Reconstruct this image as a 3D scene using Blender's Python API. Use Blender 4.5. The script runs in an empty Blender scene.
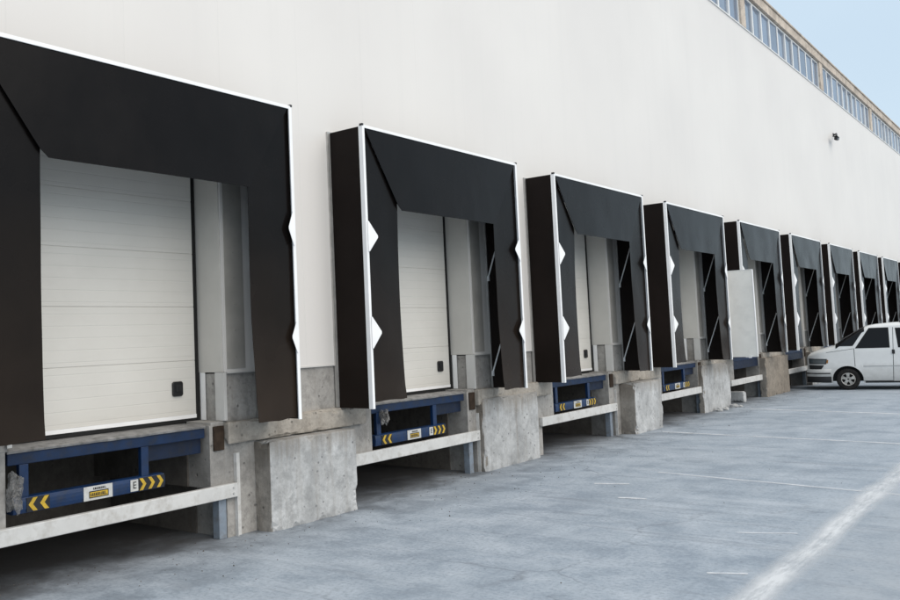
import bpy, bmesh, math, random
from mathutils import Vector, Matrix, noise
random.seed(7)
C = bpy.context.scene.collection
R = math.radians

# ------------------------------------------------------------------ materials
def new_mat(name):
    m = bpy.data.materials.new(name); m.use_nodes = True
    nt = m.node_tree
    return m, nt, nt.nodes['Principled BSDF']

def N(nt, typ, **kw):
    n = nt.nodes.new(typ)
    for k, v in kw.items():
        if k in n.inputs.keys() if hasattr(n.inputs, 'keys') else False:
            n.inputs[k].default_value = v
        else:
            setattr(n, k, v)
    return n

def ramp(nt, src, stops):
    r = nt.nodes.new('ShaderNodeValToRGB')
    e = r.color_ramp.elements
    while len(e) < len(stops): e.new(0.5)
    for el, (p, c) in zip(e, stops):
        el.position = p
        el.color = (c, c, c, 1) if isinstance(c, (int, float)) else (c[0], c[1], c[2], 1)
    nt.links.new(src, r.inputs[0])
    return r.outputs[0]

def mixc(nt, fac, a, b, mode='MIX'):
    m = nt.nodes.new('ShaderNodeMix'); m.data_type = 'RGBA'; m.blend_type = mode
    for sock, v in ((m.inputs[0], fac), (m.inputs[6], a), (m.inputs[7], b)):
        if isinstance(v, (int, float)): sock.default_value = v
        elif isinstance(v, tuple): sock.default_value = (v[0], v[1], v[2], 1)
        else: nt.links.new(v, sock)
    return m.outputs[2]

def mathn(nt, op, a, b=None, c=None):
    m = nt.nodes.new('ShaderNodeMath'); m.operation = op
    for i, v in enumerate((a, b, c)):
        if v is None: continue
        if isinstance(v, (int, float)): m.inputs[i].default_value = v
        else: nt.links.new(v, m.inputs[i])
    return m.outputs[0]

def coords(nt, scale=(1, 1, 1), rand=False):
    """world-space position, optionally shifted per object"""
    g = nt.nodes.new('ShaderNodeNewGeometry')
    mp = nt.nodes.new('ShaderNodeMapping'); mp.inputs['Scale'].default_value = scale
    nt.links.new(g.outputs['Position'], mp.inputs['Vector'])
    return mp.outputs[0]

def noise_tex(nt, vec, scale, detail=4, rough=0.55, dist=0.0):
    n = nt.nodes.new('ShaderNodeTexNoise')
    n.inputs['Scale'].default_value = scale; n.inputs['Detail'].default_value = detail
    n.inputs['Roughness'].default_value = rough; n.inputs['Distortion'].default_value = dist
    nt.links.new(vec, n.inputs['Vector'])
    return n.outputs[0]

def bump(nt, b, h, strength=0.3, dist=0.01):
    n = nt.nodes.new('ShaderNodeBump'); n.inputs['Strength'].default_value = strength
    n.inputs['Distance'].default_value = dist
    nt.links.new(h, n.inputs['Height']); nt.links.new(n.outputs[0], b.inputs['Normal'])

def simple(name, c, rough=0.5, spec=0.5, metal=0.0, var=0.12, scale=3.0, bmp=0.0, bscale=60, dirt=None, dirt_amt=0.5):
    m, nt, b = new_mat(name)
    v = coords(nt)
    n = noise_tex(nt, v, scale, 5, 0.6)
    lo = tuple(x * (1 - var) for x in c); hi = tuple(min(1, x * (1 + var)) for x in c)
    col = ramp(nt, n, [(0.3, lo), (0.7, hi)])
    if dirt:
        n2 = noise_tex(nt, v, scale * 2.3, 6, 0.65)
        f = ramp(nt, n2, [(0.48, 0.0), (0.72, dirt_amt)])
        col = mixc(nt, f, col, dirt)
    nt.links.new(col, b.inputs['Base Color'])
    nr = noise_tex(nt, v, scale * 4, 4, 0.6)
    rr = ramp(nt, nr, [(0.3, max(0.02, rough - 0.08)), (0.7, min(1, rough + 0.08))])
    nt.links.new(rr, b.inputs['Roughness'])
    b.inputs['Specular IOR Level'].default_value = spec
    b.inputs['Metallic'].default_value = metal
    if bmp:
        bump(nt, b, noise_tex(nt, v, bscale, 4, 0.6), bmp, 0.01)
    return m

def mat_cladding():
    m, nt, b = new_mat('white sandwich cladding')
    g = nt.nodes.new('ShaderNodeNewGeometry')
    sx = nt.nodes.new('ShaderNodeSeparateXYZ'); nt.links.new(g.outputs['Position'], sx.inputs[0])
    y, z = sx.outputs[1], sx.outputs[2]
    # vertical panel joints every 1.13 m
    fr = mathn(nt, 'FRACT', mathn(nt, 'DIVIDE', mathn(nt, 'ADD', y, 50.07), 1.13))
    d = mathn(nt, 'ABSOLUTE', mathn(nt, 'SUBTRACT', fr, 0.5))
    seam = ramp(nt, d, [(0.0, 1.0), (0.0055, 0.0)])
    micro = mathn(nt, 'SINE', mathn(nt, 'MULTIPLY', y, 2 * math.pi / 0.0565))
    v = coords(nt)
    n1 = noise_tex(nt, v, 0.35, 3, 0.5)
    n2 = noise_tex(nt, coords(nt, (1, 2.2, 0.12)), 1.6, 5, 0.6)      # faint run-off streaks
    base = ramp(nt, n1, [(0.3, (0.70, 0.675, 0.65)), (0.7, (0.75, 0.725, 0.695))])
    zf = nt.nodes.new('ShaderNodeMapRange'); zf.inputs[1].default_value = 1.5; zf.inputs[2].default_value = 9
    nt.links.new(z, zf.inputs[0])
    base = mixc(nt, ramp(nt, n2, [(0.52, 0.0), (0.8, 0.14)]), base, (0.58, 0.57, 0.55))
    low = ramp(nt, mathn(nt, 'ADD', z, mathn(nt, 'MULTIPLY', n2, 0.8)), [(0.0, 0.0), (1.0, 0.0)])
    base = mixc(nt, mathn(nt, 'MULTIPLY', seam, 0.09), base, (0.42, 0.42, 0.42))
    nt.links.new(base, b.inputs['Base Color'])
    b.inputs['Roughness'].default_value = 0.5
    b.inputs['Specular IOR Level'].default_value = 0.35
    h = mathn(nt, 'ADD', mathn(nt, 'MULTIPLY', micro, 0.04), mathn(nt, 'MULTIPLY', seam, -1.0))
    h = mathn(nt, 'ADD', h, mathn(nt, 'MULTIPLY', noise_tex(nt, v, 0.8, 2, 0.5), 0.9))
    bump(nt, b, h, 0.10, 0.02)
    return m

def mat_concrete(name, c, stain, z_stain=None, board=False):
    m, nt, b = new_mat(name)
    v = coords(nt)
    big = noise_tex(nt, v, 1.3, 6, 0.62, 0.3)
    fine = noise_tex(nt, v, 22, 6, 0.7)
    col = ramp(nt, big, [(0.30, tuple(x * 0.62 for x in c)), (0.50, c), (0.70, tuple(min(1, x * 1.28) for x in c))])
    col = mixc(nt, ramp(nt, fine, [(0.35, 0.35), (0.6, 0.0)]), col, tuple(x * 0.55 for x in c))
    # vertical runs
    run = noise_tex(nt, coords(nt, (5, 5, 0.35)), 1.7, 6, 0.65)
    col = mixc(nt, ramp(nt, run, [(0.52, 0.0), (0.74, 0.5)]), col, stain)
    mot = noise_tex(nt, v, 6, 6, 0.72)
    col = mixc(nt, ramp(nt, mot, [(0.36, 0.55), (0.5, 0.0)]), col, tuple(x * 0.5 for x in c))
    col = mixc(nt, ramp(nt, mot, [(0.55, 0.0), (0.72, 0.4)]), col, tuple(min(0.7, x * 1.45) for x in c))
    # pop-outs and holes
    vo = nt.nodes.new('ShaderNodeTexVoronoi'); vo.inputs['Scale'].default_value = 11
    nt.links.new(v, vo.inputs['Vector'])
    hole = ramp(nt, vo.outputs['Distance'], [(0.07, 1.0), (0.20, 0.0)])
    pick = ramp(nt, noise_tex(nt, v, 5, 2, 0.5), [(0.5, 0.0), (0.56, 1.0)])
    hole = mathn(nt, 'MULTIPLY', hole, pick)
    col = mixc(nt, mathn(nt, 'MULTIPLY', hole, 0.75), col, tuple(x * 0.32 for x in c))
    if z_stain is not None:
        s = nt.nodes.new('ShaderNodeSeparateXYZ')
        g = nt.nodes.new('ShaderNodeNewGeometry'); nt.links.new(g.outputs['Position'], s.inputs[0])
        zz = mathn(nt, 'ADD', s.outputs[2], mathn(nt, 'MULTIPLY', mathn(nt, 'SUBTRACT', run, 0.5), 0.55))
        mr = nt.nodes.new('ShaderNodeMapRange'); mr.inputs[1].default_value = z_stain - 0.22; mr.inputs[2].default_value = z_stain
        nt.links.new(zz, mr.inputs[0])
        col = mixc(nt, mathn(nt, 'MULTIPLY', mr.outputs[0], 0.65), col, stain)
    nt.links.new(col, b.inputs['Base Color'])
    b.inputs['Roughness'].default_value = 0.9; b.inputs['Specular IOR Level'].default_value = 0.42
    h = mathn(nt, 'ADD', mathn(nt, 'MULTIPLY', big, 0.5), mathn(nt, 'MULTIPLY', fine, 0.5))
    h = mathn(nt, 'SUBTRACT', h, mathn(nt, 'MULTIPLY', hole, 0.8))
    bump(nt, b, h, 0.6, 0.02)
    return m

def mat_ground():
    m, nt, b = new_mat('yard concrete')
    v = coords(nt)
    big = noise_tex(nt, v, 0.22, 6, 0.6, 0.4)
    mid = noise_tex(nt, v, 1.6, 8, 0.68, 0.3)
    fine = noise_tex(nt, v, 26, 8, 0.75)
    c0 = (0.185, 0.222, 0.262)
    col = ramp(nt, big, [(0.3, (0.250, 0.288, 0.330)), (0.5, (0.290, 0.328, 0.366)), (0.72, (0.345, 0.372, 0.398))])
    col = mixc(nt, ramp(nt, mid, [(0.42, 0.0), (0.64, 0.75)]), col, (0.43, 0.46, 0.49))
    col = mixc(nt, ramp(nt, mid, [(0.30, 0.55), (0.46, 0.0)]), col, (0.205, 0.235, 0.268))
    col = mixc(nt, ramp(nt, fine, [(0.36, 0.5), (0.52, 0.0)]), col, (0.150, 0.172, 0.198))
    col = mixc(nt, ramp(nt, fine, [(0.54, 0.0), (0.70, 0.35)]), col, (0.50, 0.53, 0.56))
    # tyre dust streaks swinging into the bays
    st = noise_tex(nt, coords(nt, (0.35, 2.6, 1)), 1.1, 6, 0.66, 0.6)
    col = mixc(nt, ramp(nt, st, [(0.52, 0.0), (0.74, 0.5)]), col, (0.45, 0.475, 0.50))
    st2 = noise_tex(nt, coords(nt, (3.0, 0.3, 1)), 1.0, 5, 0.62, 0.5)
    col = mixc(nt, ramp(nt, st2, [(0.54, 0.0), (0.75, 0.35)]), col, (0.21, 0.24, 0.272))
    # specks
    vo = nt.nodes.new('ShaderNodeTexVoronoi'); vo.inputs['Scale'].default_value = 7
    nt.links.new(v, vo.inputs['Vector'])
    sp = ramp(nt, vo.outputs['Distance'], [(0.04, 1.0), (0.10, 0.0)])
    sp = mathn(nt, 'MULTIPLY', sp, ramp(nt, noise_tex(nt, v, 1.3, 3), [(0.52, 0.0), (0.6, 0.8)]))
    col = mixc(nt, sp, col, (0.07, 0.08, 0.095))
    # hairline cracks and dark tyre sweeps
    vc = nt.nodes.new('ShaderNodeTexVoronoi'); vc.feature = 'DISTANCE_TO_EDGE'; vc.inputs['Scale'].default_value = 0.55
    wv = nt.nodes.new('ShaderNodeVectorMath'); wv.operation = 'MULTIPLY_ADD'
    nz = nt.nodes.new('ShaderNodeTexNoise'); nz.inputs['Scale'].default_value = 2.2; nz.inputs['Detail'].default_value = 6
    nt.links.new(v, nz.inputs['Vector']); nt.links.new(nz.outputs['Color'], wv.inputs[0]); wv.inputs[1].default_value = (0.7, 0.7, 0); nt.links.new(v, wv.inputs[2])
    nt.links.new(wv.outputs[0], vc.inputs['Vector'])
    ck = mathn(nt, 'MULTIPLY', ramp(nt, vc.outputs['Distance'], [(0.0, 1.0), (0.012, 0.0)]), ramp(nt, noise_tex(nt, v, 0.5, 3), [(0.5, 0.0), (0.62, 0.5)]))
    col = mixc(nt, ck, col, (0.12, 0.13, 0.145))
    ts = noise_tex(nt, coords(nt, (0.22, 4.5, 1)), 1.6, 5, 0.6, 1.2)
    col = mixc(nt, mathn(nt, 'MULTIPLY', ramp(nt, ts, [(0.56, 0.0), (0.66, 0.35)]), ramp(nt, big, [(0.45, 1.0), (0.6, 0.0)])), col, (0.19, 0.205, 0.225))
    # oily dirt along the dock
    s = nt.nodes.new('ShaderNodeSeparateXYZ'); g = nt.nodes.new('ShaderNodeNewGeometry')
    nt.links.new(g.outputs['Position'], s.inputs[0])
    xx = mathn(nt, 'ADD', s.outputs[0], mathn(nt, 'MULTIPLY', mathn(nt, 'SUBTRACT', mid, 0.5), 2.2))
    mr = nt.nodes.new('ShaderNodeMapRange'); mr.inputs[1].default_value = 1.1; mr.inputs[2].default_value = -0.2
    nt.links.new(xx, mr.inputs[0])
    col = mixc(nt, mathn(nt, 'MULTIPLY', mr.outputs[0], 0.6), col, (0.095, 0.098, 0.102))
    # warmer, browner apron beyond the long line
    mr2 = nt.nodes.new('ShaderNodeMapRange'); mr2.inputs[1].default_value = 4.4; mr2.inputs[2].default_value = 5.6
    nt.links.new(xx, mr2.inputs[0])
    col = mixc(nt, mathn(nt, 'MULTIPLY', mr2.outputs[0], 0.55), col, (0.315, 0.328, 0.338))
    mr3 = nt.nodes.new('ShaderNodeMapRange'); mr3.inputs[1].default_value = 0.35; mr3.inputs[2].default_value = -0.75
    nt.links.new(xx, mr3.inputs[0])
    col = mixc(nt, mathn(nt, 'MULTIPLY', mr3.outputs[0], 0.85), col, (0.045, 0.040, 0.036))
    col = mixc(nt, 1.0, col, (1.06, 1.09, 1.13), 'MULTIPLY')
    nt.links.new(col, b.inputs['Base Color'])
    b.inputs['Specular IOR Level'].default_value = 0.35
    nt.links.new(ramp(nt, mid, [(0.3, 0.62), (0.7, 0.85)]), b.inputs['Roughness'])
    h = mathn(nt, 'ADD', mathn(nt, 'MULTIPLY', fine, 0.45), mathn(nt, 'MULTIPLY', mid, 0.8))
    bump(nt, b, h, 0.22, 0.012)
    return m

def mat_paint_line(name, cover, soft, stretch=(1, 1, 1)):
    m, nt, b = new_mat(name)
    v = coords(nt)
    b.inputs['Base Color'].default_value = (0.78, 0.80, 0.82, 1); b.inputs['Roughness'].default_value = 0.85
    n = noise_tex(nt, coords(nt, stretch), 9, 8, 0.72)
    n2 = noise_tex(nt, v, 1.4, 5, 0.65)
    f = mathn(nt, 'ADD', mathn(nt, 'MULTIPLY', n, 0.7), mathn(nt, 'MULTIPLY', n2, 0.5))
    f = ramp(nt, f, [(cover, 0.0), (cover + soft, 0.8)])
    tc = nt.nodes.new('ShaderNodeTexCoord'); s = nt.nodes.new('ShaderNodeSeparateXYZ')
    nt.links.new(tc.outputs['UV'], s.inputs[0])
    e = mathn(nt, 'ABSOLUTE', mathn(nt, 'SUBTRACT', s.outputs[1], 0.5))
    e = mathn(nt, 'ADD', e, mathn(nt, 'MULTIPLY', mathn(nt, 'SUBTRACT', n, 0.5), 0.35))
    f = mathn(nt, 'MULTIPLY', f, ramp(nt, e, [(0.15, 1.0), (0.48, 0.0)]))
    t = nt.nodes.new('ShaderNodeBsdfTransparent'); mx = nt.nodes.new('ShaderNodeMixShader')
    nt.links.new(f, mx.inputs[0]); nt.links.new(t.outputs[0], mx.inputs[1]); nt.links.new(b.outputs[0], mx.inputs[2])
    nt.links.new(mx.outputs[0], nt.nodes['Material Output'].inputs[0])
    return m

def mat_vinyl(name, c, rough, spec, bmp=0.25):
    m, nt, b = new_mat(name)
    v = coords(nt)
    n = noise_tex(nt, v, 2.0, 5, 0.6)
    dust_bounce = noise_tex(nt, coords(nt, (1, 1, 0.8)), 1.5, 5, 0.5)
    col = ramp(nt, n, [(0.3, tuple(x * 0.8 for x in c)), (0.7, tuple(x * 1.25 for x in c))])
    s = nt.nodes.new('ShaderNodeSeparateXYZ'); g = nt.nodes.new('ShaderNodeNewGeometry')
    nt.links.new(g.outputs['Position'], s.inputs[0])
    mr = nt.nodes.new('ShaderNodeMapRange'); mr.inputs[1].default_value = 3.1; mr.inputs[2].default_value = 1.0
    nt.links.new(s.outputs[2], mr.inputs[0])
    f = mathn(nt, 'MULTIPLY', mathn(nt, 'ADD', mathn(nt, 'MULTIPLY', mr.outputs[0], 0.9), 0.04), ramp(nt, dust_bounce, [(0.35, 0.55), (0.75, 1.0)]))
    col = mixc(nt, mathn(nt, 'MULTIPLY', f, 0.20 if bmp < 0.14 else 0.06), col, (0.16, 0.112, 0.078))  # browner towards the bottom: light reflected off the yard painted over the grime
    nt.links.new(col, b.inputs['Base Color'])
    nt.links.new(ramp(nt, dust_bounce, [(0.3, rough - 0.05), (0.75, rough + 0.1)]), b.inputs['Roughness'])
    b.inputs['Specular IOR Level'].default_value = spec
    if bmp < 0.14:
        b.inputs['Sheen Weight'].default_value = 0.12; b.inputs['Sheen Roughness'].default_value = 0.15
        b.inputs['Sheen Tint'].default_value = (1.0, 0.92, 0.82, 1)  # warm tint puts the light of a warm horizon into the sheen
    h = noise_tex(nt, coords(nt, (1, 1, 0.6)), 1.6, 3, 0.5)
    bump(nt, b, h, bmp, 0.05)
    return m

def mat_door():
    m, nt, b = new_mat('white ribbed door panel')
    s = nt.nodes.new('ShaderNodeSeparateXYZ'); g = nt.nodes.new('ShaderNodeNewGeometry')
    nt.links.new(g.outputs['Position'], s.inputs[0])
    rib = mathn(nt, 'FRACT', mathn(nt, 'DIVIDE', s.outputs[2], 0.107))
    line = ramp(nt, mathn(nt, 'ABSOLUTE', mathn(nt, 'SUBTRACT', rib, 0.5)), [(0.0, 1.0), (0.06, 0.0)])
    v = coords(nt)
    n = noise_tex(nt, v, 1.1, 5, 0.6)
    col = ramp(nt, n, [(0.3, (0.635, 0.615, 0.57)), (0.7, (0.69, 0.67, 0.625))])
    grime = noise_tex(nt, coords(nt, (1, 0.6, 3)), 2.5, 6, 0.65)
    col = mixc(nt, ramp(nt, grime, [(0.55, 0.0), (0.8, 0.3)]), col, (0.55, 0.53, 0.49))
    col = mixc(nt, mathn(nt, 'MULTIPLY', line, 0.16), col, (0.4, 0.4, 0.39))
    nt.links.new(col, b.inputs['Base Color'])
    b.inputs['Roughness'].default_value = 0.45; b.inputs['Specular IOR Level'].default_value = 0.4
    h = mathn(nt, 'ADD', mathn(nt, 'MULTIPLY', line, -0.5), mathn(nt, 'MULTIPLY', noise_tex(nt, v, 3, 3), 0.3))
    bump(nt, b, h, 0.25, 0.01)
    return m

def mat_carpaint():
    m, nt, b = new_mat('dusty white car paint')
    v = coords(nt)
    s = nt.nodes.new('ShaderNodeSeparateXYZ'); g = nt.nodes.new('ShaderNodeNewGeometry')
    nt.links.new(g.outputs['Position'], s.inputs[0])
    n = noise_tex(nt, v, 3, 6, 0.65)
    zz = mathn(nt, 'ADD', s.outputs[2], mathn(nt, 'MULTIPLY', mathn(nt, 'SUBTRACT', n, 0.5), 0.5))
    mr = nt.nodes.new('ShaderNodeMapRange'); mr.inputs[1].default_value = 0.75; mr.inputs[2].default_value = 0.12
    nt.links.new(zz, mr.inputs[0])
    col = ramp(nt, n, [(0.3, (0.76, 0.765, 0.76)), (0.7, (0.82, 0.825, 0.82))])
    col = mixc(nt, mathn(nt, 'MULTIPLY', mr.outputs[0], 0.65), col, (0.26, 0.25, 0.22))
    nt.links.new(col, b.inputs['Base Color'])
    b.inputs['Roughness'].default_value = 0.35
    b.inputs['Coat Weight'].default_value = 0.35; b.inputs['Coat Roughness'].default_value = 0.12
    return m

M = dict(
    cladding=mat_cladding(),
    ground=mat_ground(),
    concrete=mat_concrete('grey board-cast concrete', (0.36, 0.345, 0.325), (0.20, 0.175, 0.15), None),
    block=mat_concrete('pale cast concrete block', (0.47, 0.475, 0.475), (0.22, 0.195, 0.165), 0.92),
    block_side=mat_concrete('brownish block flank with painted shade', (0.30, 0.275, 0.245), (0.15, 0.125, 0.10), 0.80),  # brown tone with the shade of the flank painted in
    block_brown=mat_concrete('brown stained concrete block', (0.27, 0.235, 0.195), (0.16, 0.135, 0.105), None),
    ledge=mat_concrete('sandy dock ledge concrete', (0.40, 0.365, 0.32), (0.24, 0.205, 0.165), None),
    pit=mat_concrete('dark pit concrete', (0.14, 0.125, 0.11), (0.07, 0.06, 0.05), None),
    line=mat_paint_line('worn white line paint', 0.42, 0.26, (0.35, 1.6, 1)),
    line_wide=mat_paint_line('chalky wide line paint', 0.34, 0.36, (1.5, 0.22, 1)),
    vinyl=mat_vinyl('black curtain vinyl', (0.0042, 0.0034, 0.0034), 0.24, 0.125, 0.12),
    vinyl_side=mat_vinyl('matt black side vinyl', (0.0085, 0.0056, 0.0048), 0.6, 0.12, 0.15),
    alu=simple('white coated aluminium', (0.88, 0.88, 0.88), 0.38, 0.5, 0, 0.05, 4),
    lining=simple('off white jamb lining', (0.60, 0.58, 0.54), 0.5, 0.4, 0, 0.06, 2),
    galv=simple('dull galvanised flashing', (0.46, 0.44, 0.405), 0.5, 0.4, 0.2, 0.12, 3, 0.1, 30),
    alu_bare=simple('galvanised steel', (0.52, 0.51, 0.49), 0.42, 0.5, 0.55, 0.15, 8),
    door=mat_door(),
    trim=simple('pale grey flashing', (0.60, 0.59, 0.57), 0.45, 0.4, 0, 0.08, 2, 0.1, 20),
    rubber=simple('black rubber', (0.013, 0.013, 0.013), 0.7, 0.3, 0, 0.2, 9, 0.2, 40),
    black=simple('black plastic', (0.012, 0.012, 0.013), 0.4, 0.5, 0, 0.1, 5),
    bumper=simple('brown worn bumper rubber', (0.04, 0.027, 0.019), 0.85, 0.2, 0, 0.4, 12, 0.5, 40),
    blue=simple('blue painted steel', (0.004, 0.024, 0.082), 0.4, 0.45, 0, 0.3, 5, 0.15, 25, (0.022, 0.026, 0.034), 0.6),
    blue_dark=simple('dark blue painted steel', (0.0032, 0.011, 0.034), 0.5, 0.35, 0, 0.3, 5, 0.15, 25, (0.014, 0.015, 0.019), 0.7),
    blue_mid=simple('grimy blue steel', (0.0035, 0.018, 0.058), 0.5, 0.35, 0, 0.3, 5, 0.15, 25, (0.018, 0.020, 0.025), 0.7),
    deck=simple('dusty steel deck', (0.26, 0.255, 0.25), 0.6, 0.4, 0.2, 0.4, 6, 0.4, 30, (0.10, 0.095, 0.09), 0.8),
    beam=simple('cream painted steel', (0.60, 0.595, 0.58), 0.45, 0.45, 0, 0.08, 4, 0.12, 30, (0.30, 0.27, 0.23), 0.5),
    post=simple('grey painted steel', (0.22, 0.26, 0.31), 0.5, 0.45, 0, 0.15, 6, 0.12, 30, (0.14, 0.12, 0.10), 0.6),
    yellow=simple('warning yellow', (0.55, 0.36, 0.03), 0.45, 0.45, 0, 0.15, 12, 0, 60, (0.2, 0.14, 0.03), 0.6),
    sticker=simple('white sticker', (0.52, 0.52, 0.50), 0.4, 0.5, 0, 0.1, 9, 0, 60, (0.35, 0.34, 0.32), 0.5),
    film_old=simple('crumpled dusty film', (0.17, 0.165, 0.165), 0.35, 0.6, 0, 0.35, 9, 0.5, 14),
    parapet=mat_concrete('beige parapet concrete', (0.56, 0.485, 0.41), (0.44, 0.37, 0.30), None),  # plain beige of parapet, columns and coping
    winframe=simple('white window frame', (0.78, 0.78, 0.77), 0.45, 0.4, 0, 0.05, 3),
    panel=simple('off white insulated panel', (0.87, 0.86, 0.82), 0.4, 0.45, 0, 0.05, 1.5, 0.1, 4, (0.55, 0.54, 0.52), 0.3),
    car=mat_carpaint(),
    tyre=simple('tyre rubber', (0.016, 0.015, 0.015), 0.85, 0.25, 0, 0.4, 12, 0.3, 60, (0.06, 0.055, 0.05), 0.6),
    rim=simple('silver wheel trim', (0.50, 0.48, 0.45), 0.35, 0.5, 0.5, 0.2, 14, 0, 60, (0.12, 0.10, 0.085), 0.6),
    plastic=simple('grey bumper plastic', (0.022, 0.023, 0.025), 0.6, 0.4, 0, 0.2, 8, 0.1, 50),
    roof=simple('grey roof membrane', (0.3, 0.3, 0.3), 0.8),
)
def mat_glass(name, c, rough):
    m, nt, b = new_mat(name)
    n = noise_tex(nt, coords(nt), 0.7, 3, 0.5)
    nt.links.new(ramp(nt, n, [(0.3, tuple(x * 0.75 for x in c)), (0.7, tuple(x * 1.3 for x in c))]), b.inputs['Base Color'])
    b.inputs['Roughness'].default_value = rough; b.inputs['Specular IOR Level'].default_value = 0.8
    return m
M['glass'] = mat_glass('blue window glass', (0.12, 0.165, 0.24), 0.08)
M['carglass'] = mat_glass('dark tinted car glass', (0.008, 0.008, 0.009), 0.06)
M['carglass'].node_tree.nodes['Principled BSDF'].inputs['Specular IOR Level'].default_value = 0.2
M['lamp'] = mat_glass('headlight glass', (0.10, 0.12, 0.13), 0.08)
def mat_film():
    m, nt, b = new_mat('thin grey packing film')
    n = noise_tex(nt, coords(nt), 14, 5, 0.6)
    nt.links.new(ramp(nt, n, [(0.3, (0.10, 0.10, 0.10)), (0.7, (0.30, 0.29, 0.28))]), b.inputs['Base Color'])
    b.inputs['Roughness'].default_value = 0.3
    t = nt.nodes.new('ShaderNodeBsdfTransparent'); mx = nt.nodes.new('ShaderNodeMixShader')
    nt.links.new(ramp(nt, n, [(0.35, 0.25), (0.65, 0.75)]), mx.inputs[0]); nt.links.new(t.outputs[0], mx.inputs[1]); nt.links.new(b.outputs[0], mx.inputs[2])
    nt.links.new(mx.outputs[0], nt.nodes['Material Output'].inputs[0])
    return m
M['film'] = mat_film()
M['amber'] = mat_glass('amber indicator glass', (0.30, 0.13, 0.03), 0.15)

# ------------------------------------------------------------------ mesh helpers
class MB:
    def __init__(s): s.v = []; s.f = []; s.uv = None
    def quad(s, *p):
        n = len(s.v); s.v += [tuple(q) for q in p]; s.f.append(tuple(range(n, n + len(p)))); return s
    def box(s, x0, x1, y0, y1, z0, z1):
        n = len(s.v)
        s.v += [(x, y, z) for x in (x0, x1) for y in (y0, y1) for z in (z0, z1)]
        for f in ((0,1,3,2),(4,6,7,5),(0,4,5,1),(2,3,7,6),(0,2,6,4),(1,5,7,3)):
            s.f.append(tuple(n + i for i in f))
        return s
    def prism(s, poly, axis, a, b):
        """extrude a 2D polygon along an axis; poly in the two other axes in xyz order"""
        n = len(s.v); k = len(poly)
        def mk(p, t):
            return {'x': (t, p[0], p[1]), 'y': (p[0], t, p[1]), 'z': (p[0], p[1], t)}[axis]
        s.v += [mk(p, a) for p in poly] + [mk(p, b) for p in poly]
        s.f.append(tuple(range(n, n + k))[::-1]); s.f.append(tuple(range(n + k, n + 2 * k)))
        for i in range(k):
            j = (i + 1) % k
            s.f.append((n + i, n + j, n + k + j, n + k + i))
        return s
    def tube(s, p, q, r, seg=10, r2=None):
        p = Vector(p); q = Vector(q); d = (q - p).normalized()
        a = d.orthogonal().normalized(); b = d.cross(a); n = len(s.v)
        for c, rr in ((p, r), (q, r2 or r)):
            for i in range(seg):
                t = 2 * math.pi * i / seg
                s.v.append(tuple(c + a * math.cos(t) * rr + b * math.sin(t) * rr))
        for i in range(seg):
            j = (i + 1) % seg
            s.f.append((n + i, n + j, n + seg + j, n + seg + i))
        s.f.append(tuple(range(n, n + seg))[::-1]); s.f.append(tuple(range(n + seg, n + 2 * seg)))
        return s
    def grid(s, fn, nu, nv, flip=False):
        n = len(s.v)
        for i in range(nu + 1):
            for j in range(nv + 1): s.v.append(tuple(fn(i / nu, j / nv)))
        w = nv + 1
        for i in range(nu):
            for j in range(nv):
                f = (n + i * w + j, n + (i + 1) * w + j, n + (i + 1) * w + j + 1, n + i * w + j + 1)
                s.f.append(f[::-1] if flip else f)
        return s
    def build(s, name, mat, parent=None, bevel=0, smooth=False, seg=2, solid=0, recalc=True):
        me = bpy.data.meshes.new(name)
        me.from_pydata(s.v, [], s.f)
        bm = bmesh.new(); bm.from_mesh(me)
        if smooth: bmesh.ops.remove_doubles(bm, verts=bm.verts, dist=1e-5)
        if recalc: bmesh.ops.recalc_face_normals(bm, faces=bm.faces)
        bm.to_mesh(me); bm.free()
        me.materials.append(mat)
        o = bpy.data.objects.new(name, me); C.objects.link(o)
        if parent:
            o.parent = parent
            o.matrix_parent_inverse = Matrix.Translation(-parent.location) if parent.type == 'EMPTY' else Matrix()
            if parent.type != 'EMPTY': o.matrix_parent_inverse = parent_world(parent).inverted()
        if smooth:
            for p in me.polygons: p.use_smooth = True
        if solid:
            md = o.modifiers.new('thickness', 'SOLIDIFY'); md.thickness = solid; md.offset = -1
            es_ = o.modifiers.new('hard rim', 'EDGE_SPLIT'); es_.split_angle = R(35)
        if bevel:
            md = o.modifiers.new('bevel', 'BEVEL'); md.width = bevel; md.segments = seg; md.limit_method = 'ANGLE'
        return o

def boxes(name, mat, parent, lst, **kw):
    """one part per box, all of the same kind"""
    return [MB().box(*b).build(name, mat, parent, **kw) for b in lst]

def parent_world(o):
    m = o.matrix_basis.copy()
    if o.parent: m = parent_world(o.parent) @ o.matrix_parent_inverse @ m
    return m

def tag(o, label=None, cat=None, group=None, kind=None):
    if label: o['label'] = label
    if cat: o['category'] = cat
    if group: o['group'] = group
    if kind: o['kind'] = kind
    return o

def thing(name, loc, label, cat, group=None):
    o = bpy.data.objects.new(name, None); C.objects.link(o); o.location = loc
    o.empty_display_size = 0.3
    return tag(o, label, cat, group)

def copy_tree(o, parent=None, children=None):
    c = o.copy(); C.objects.link(c)
    if parent:
        c.parent = parent; c.matrix_parent_inverse = o.matrix_parent_inverse.copy()
    for ch in list(o.children): copy_tree(ch, c)
    return c

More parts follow.
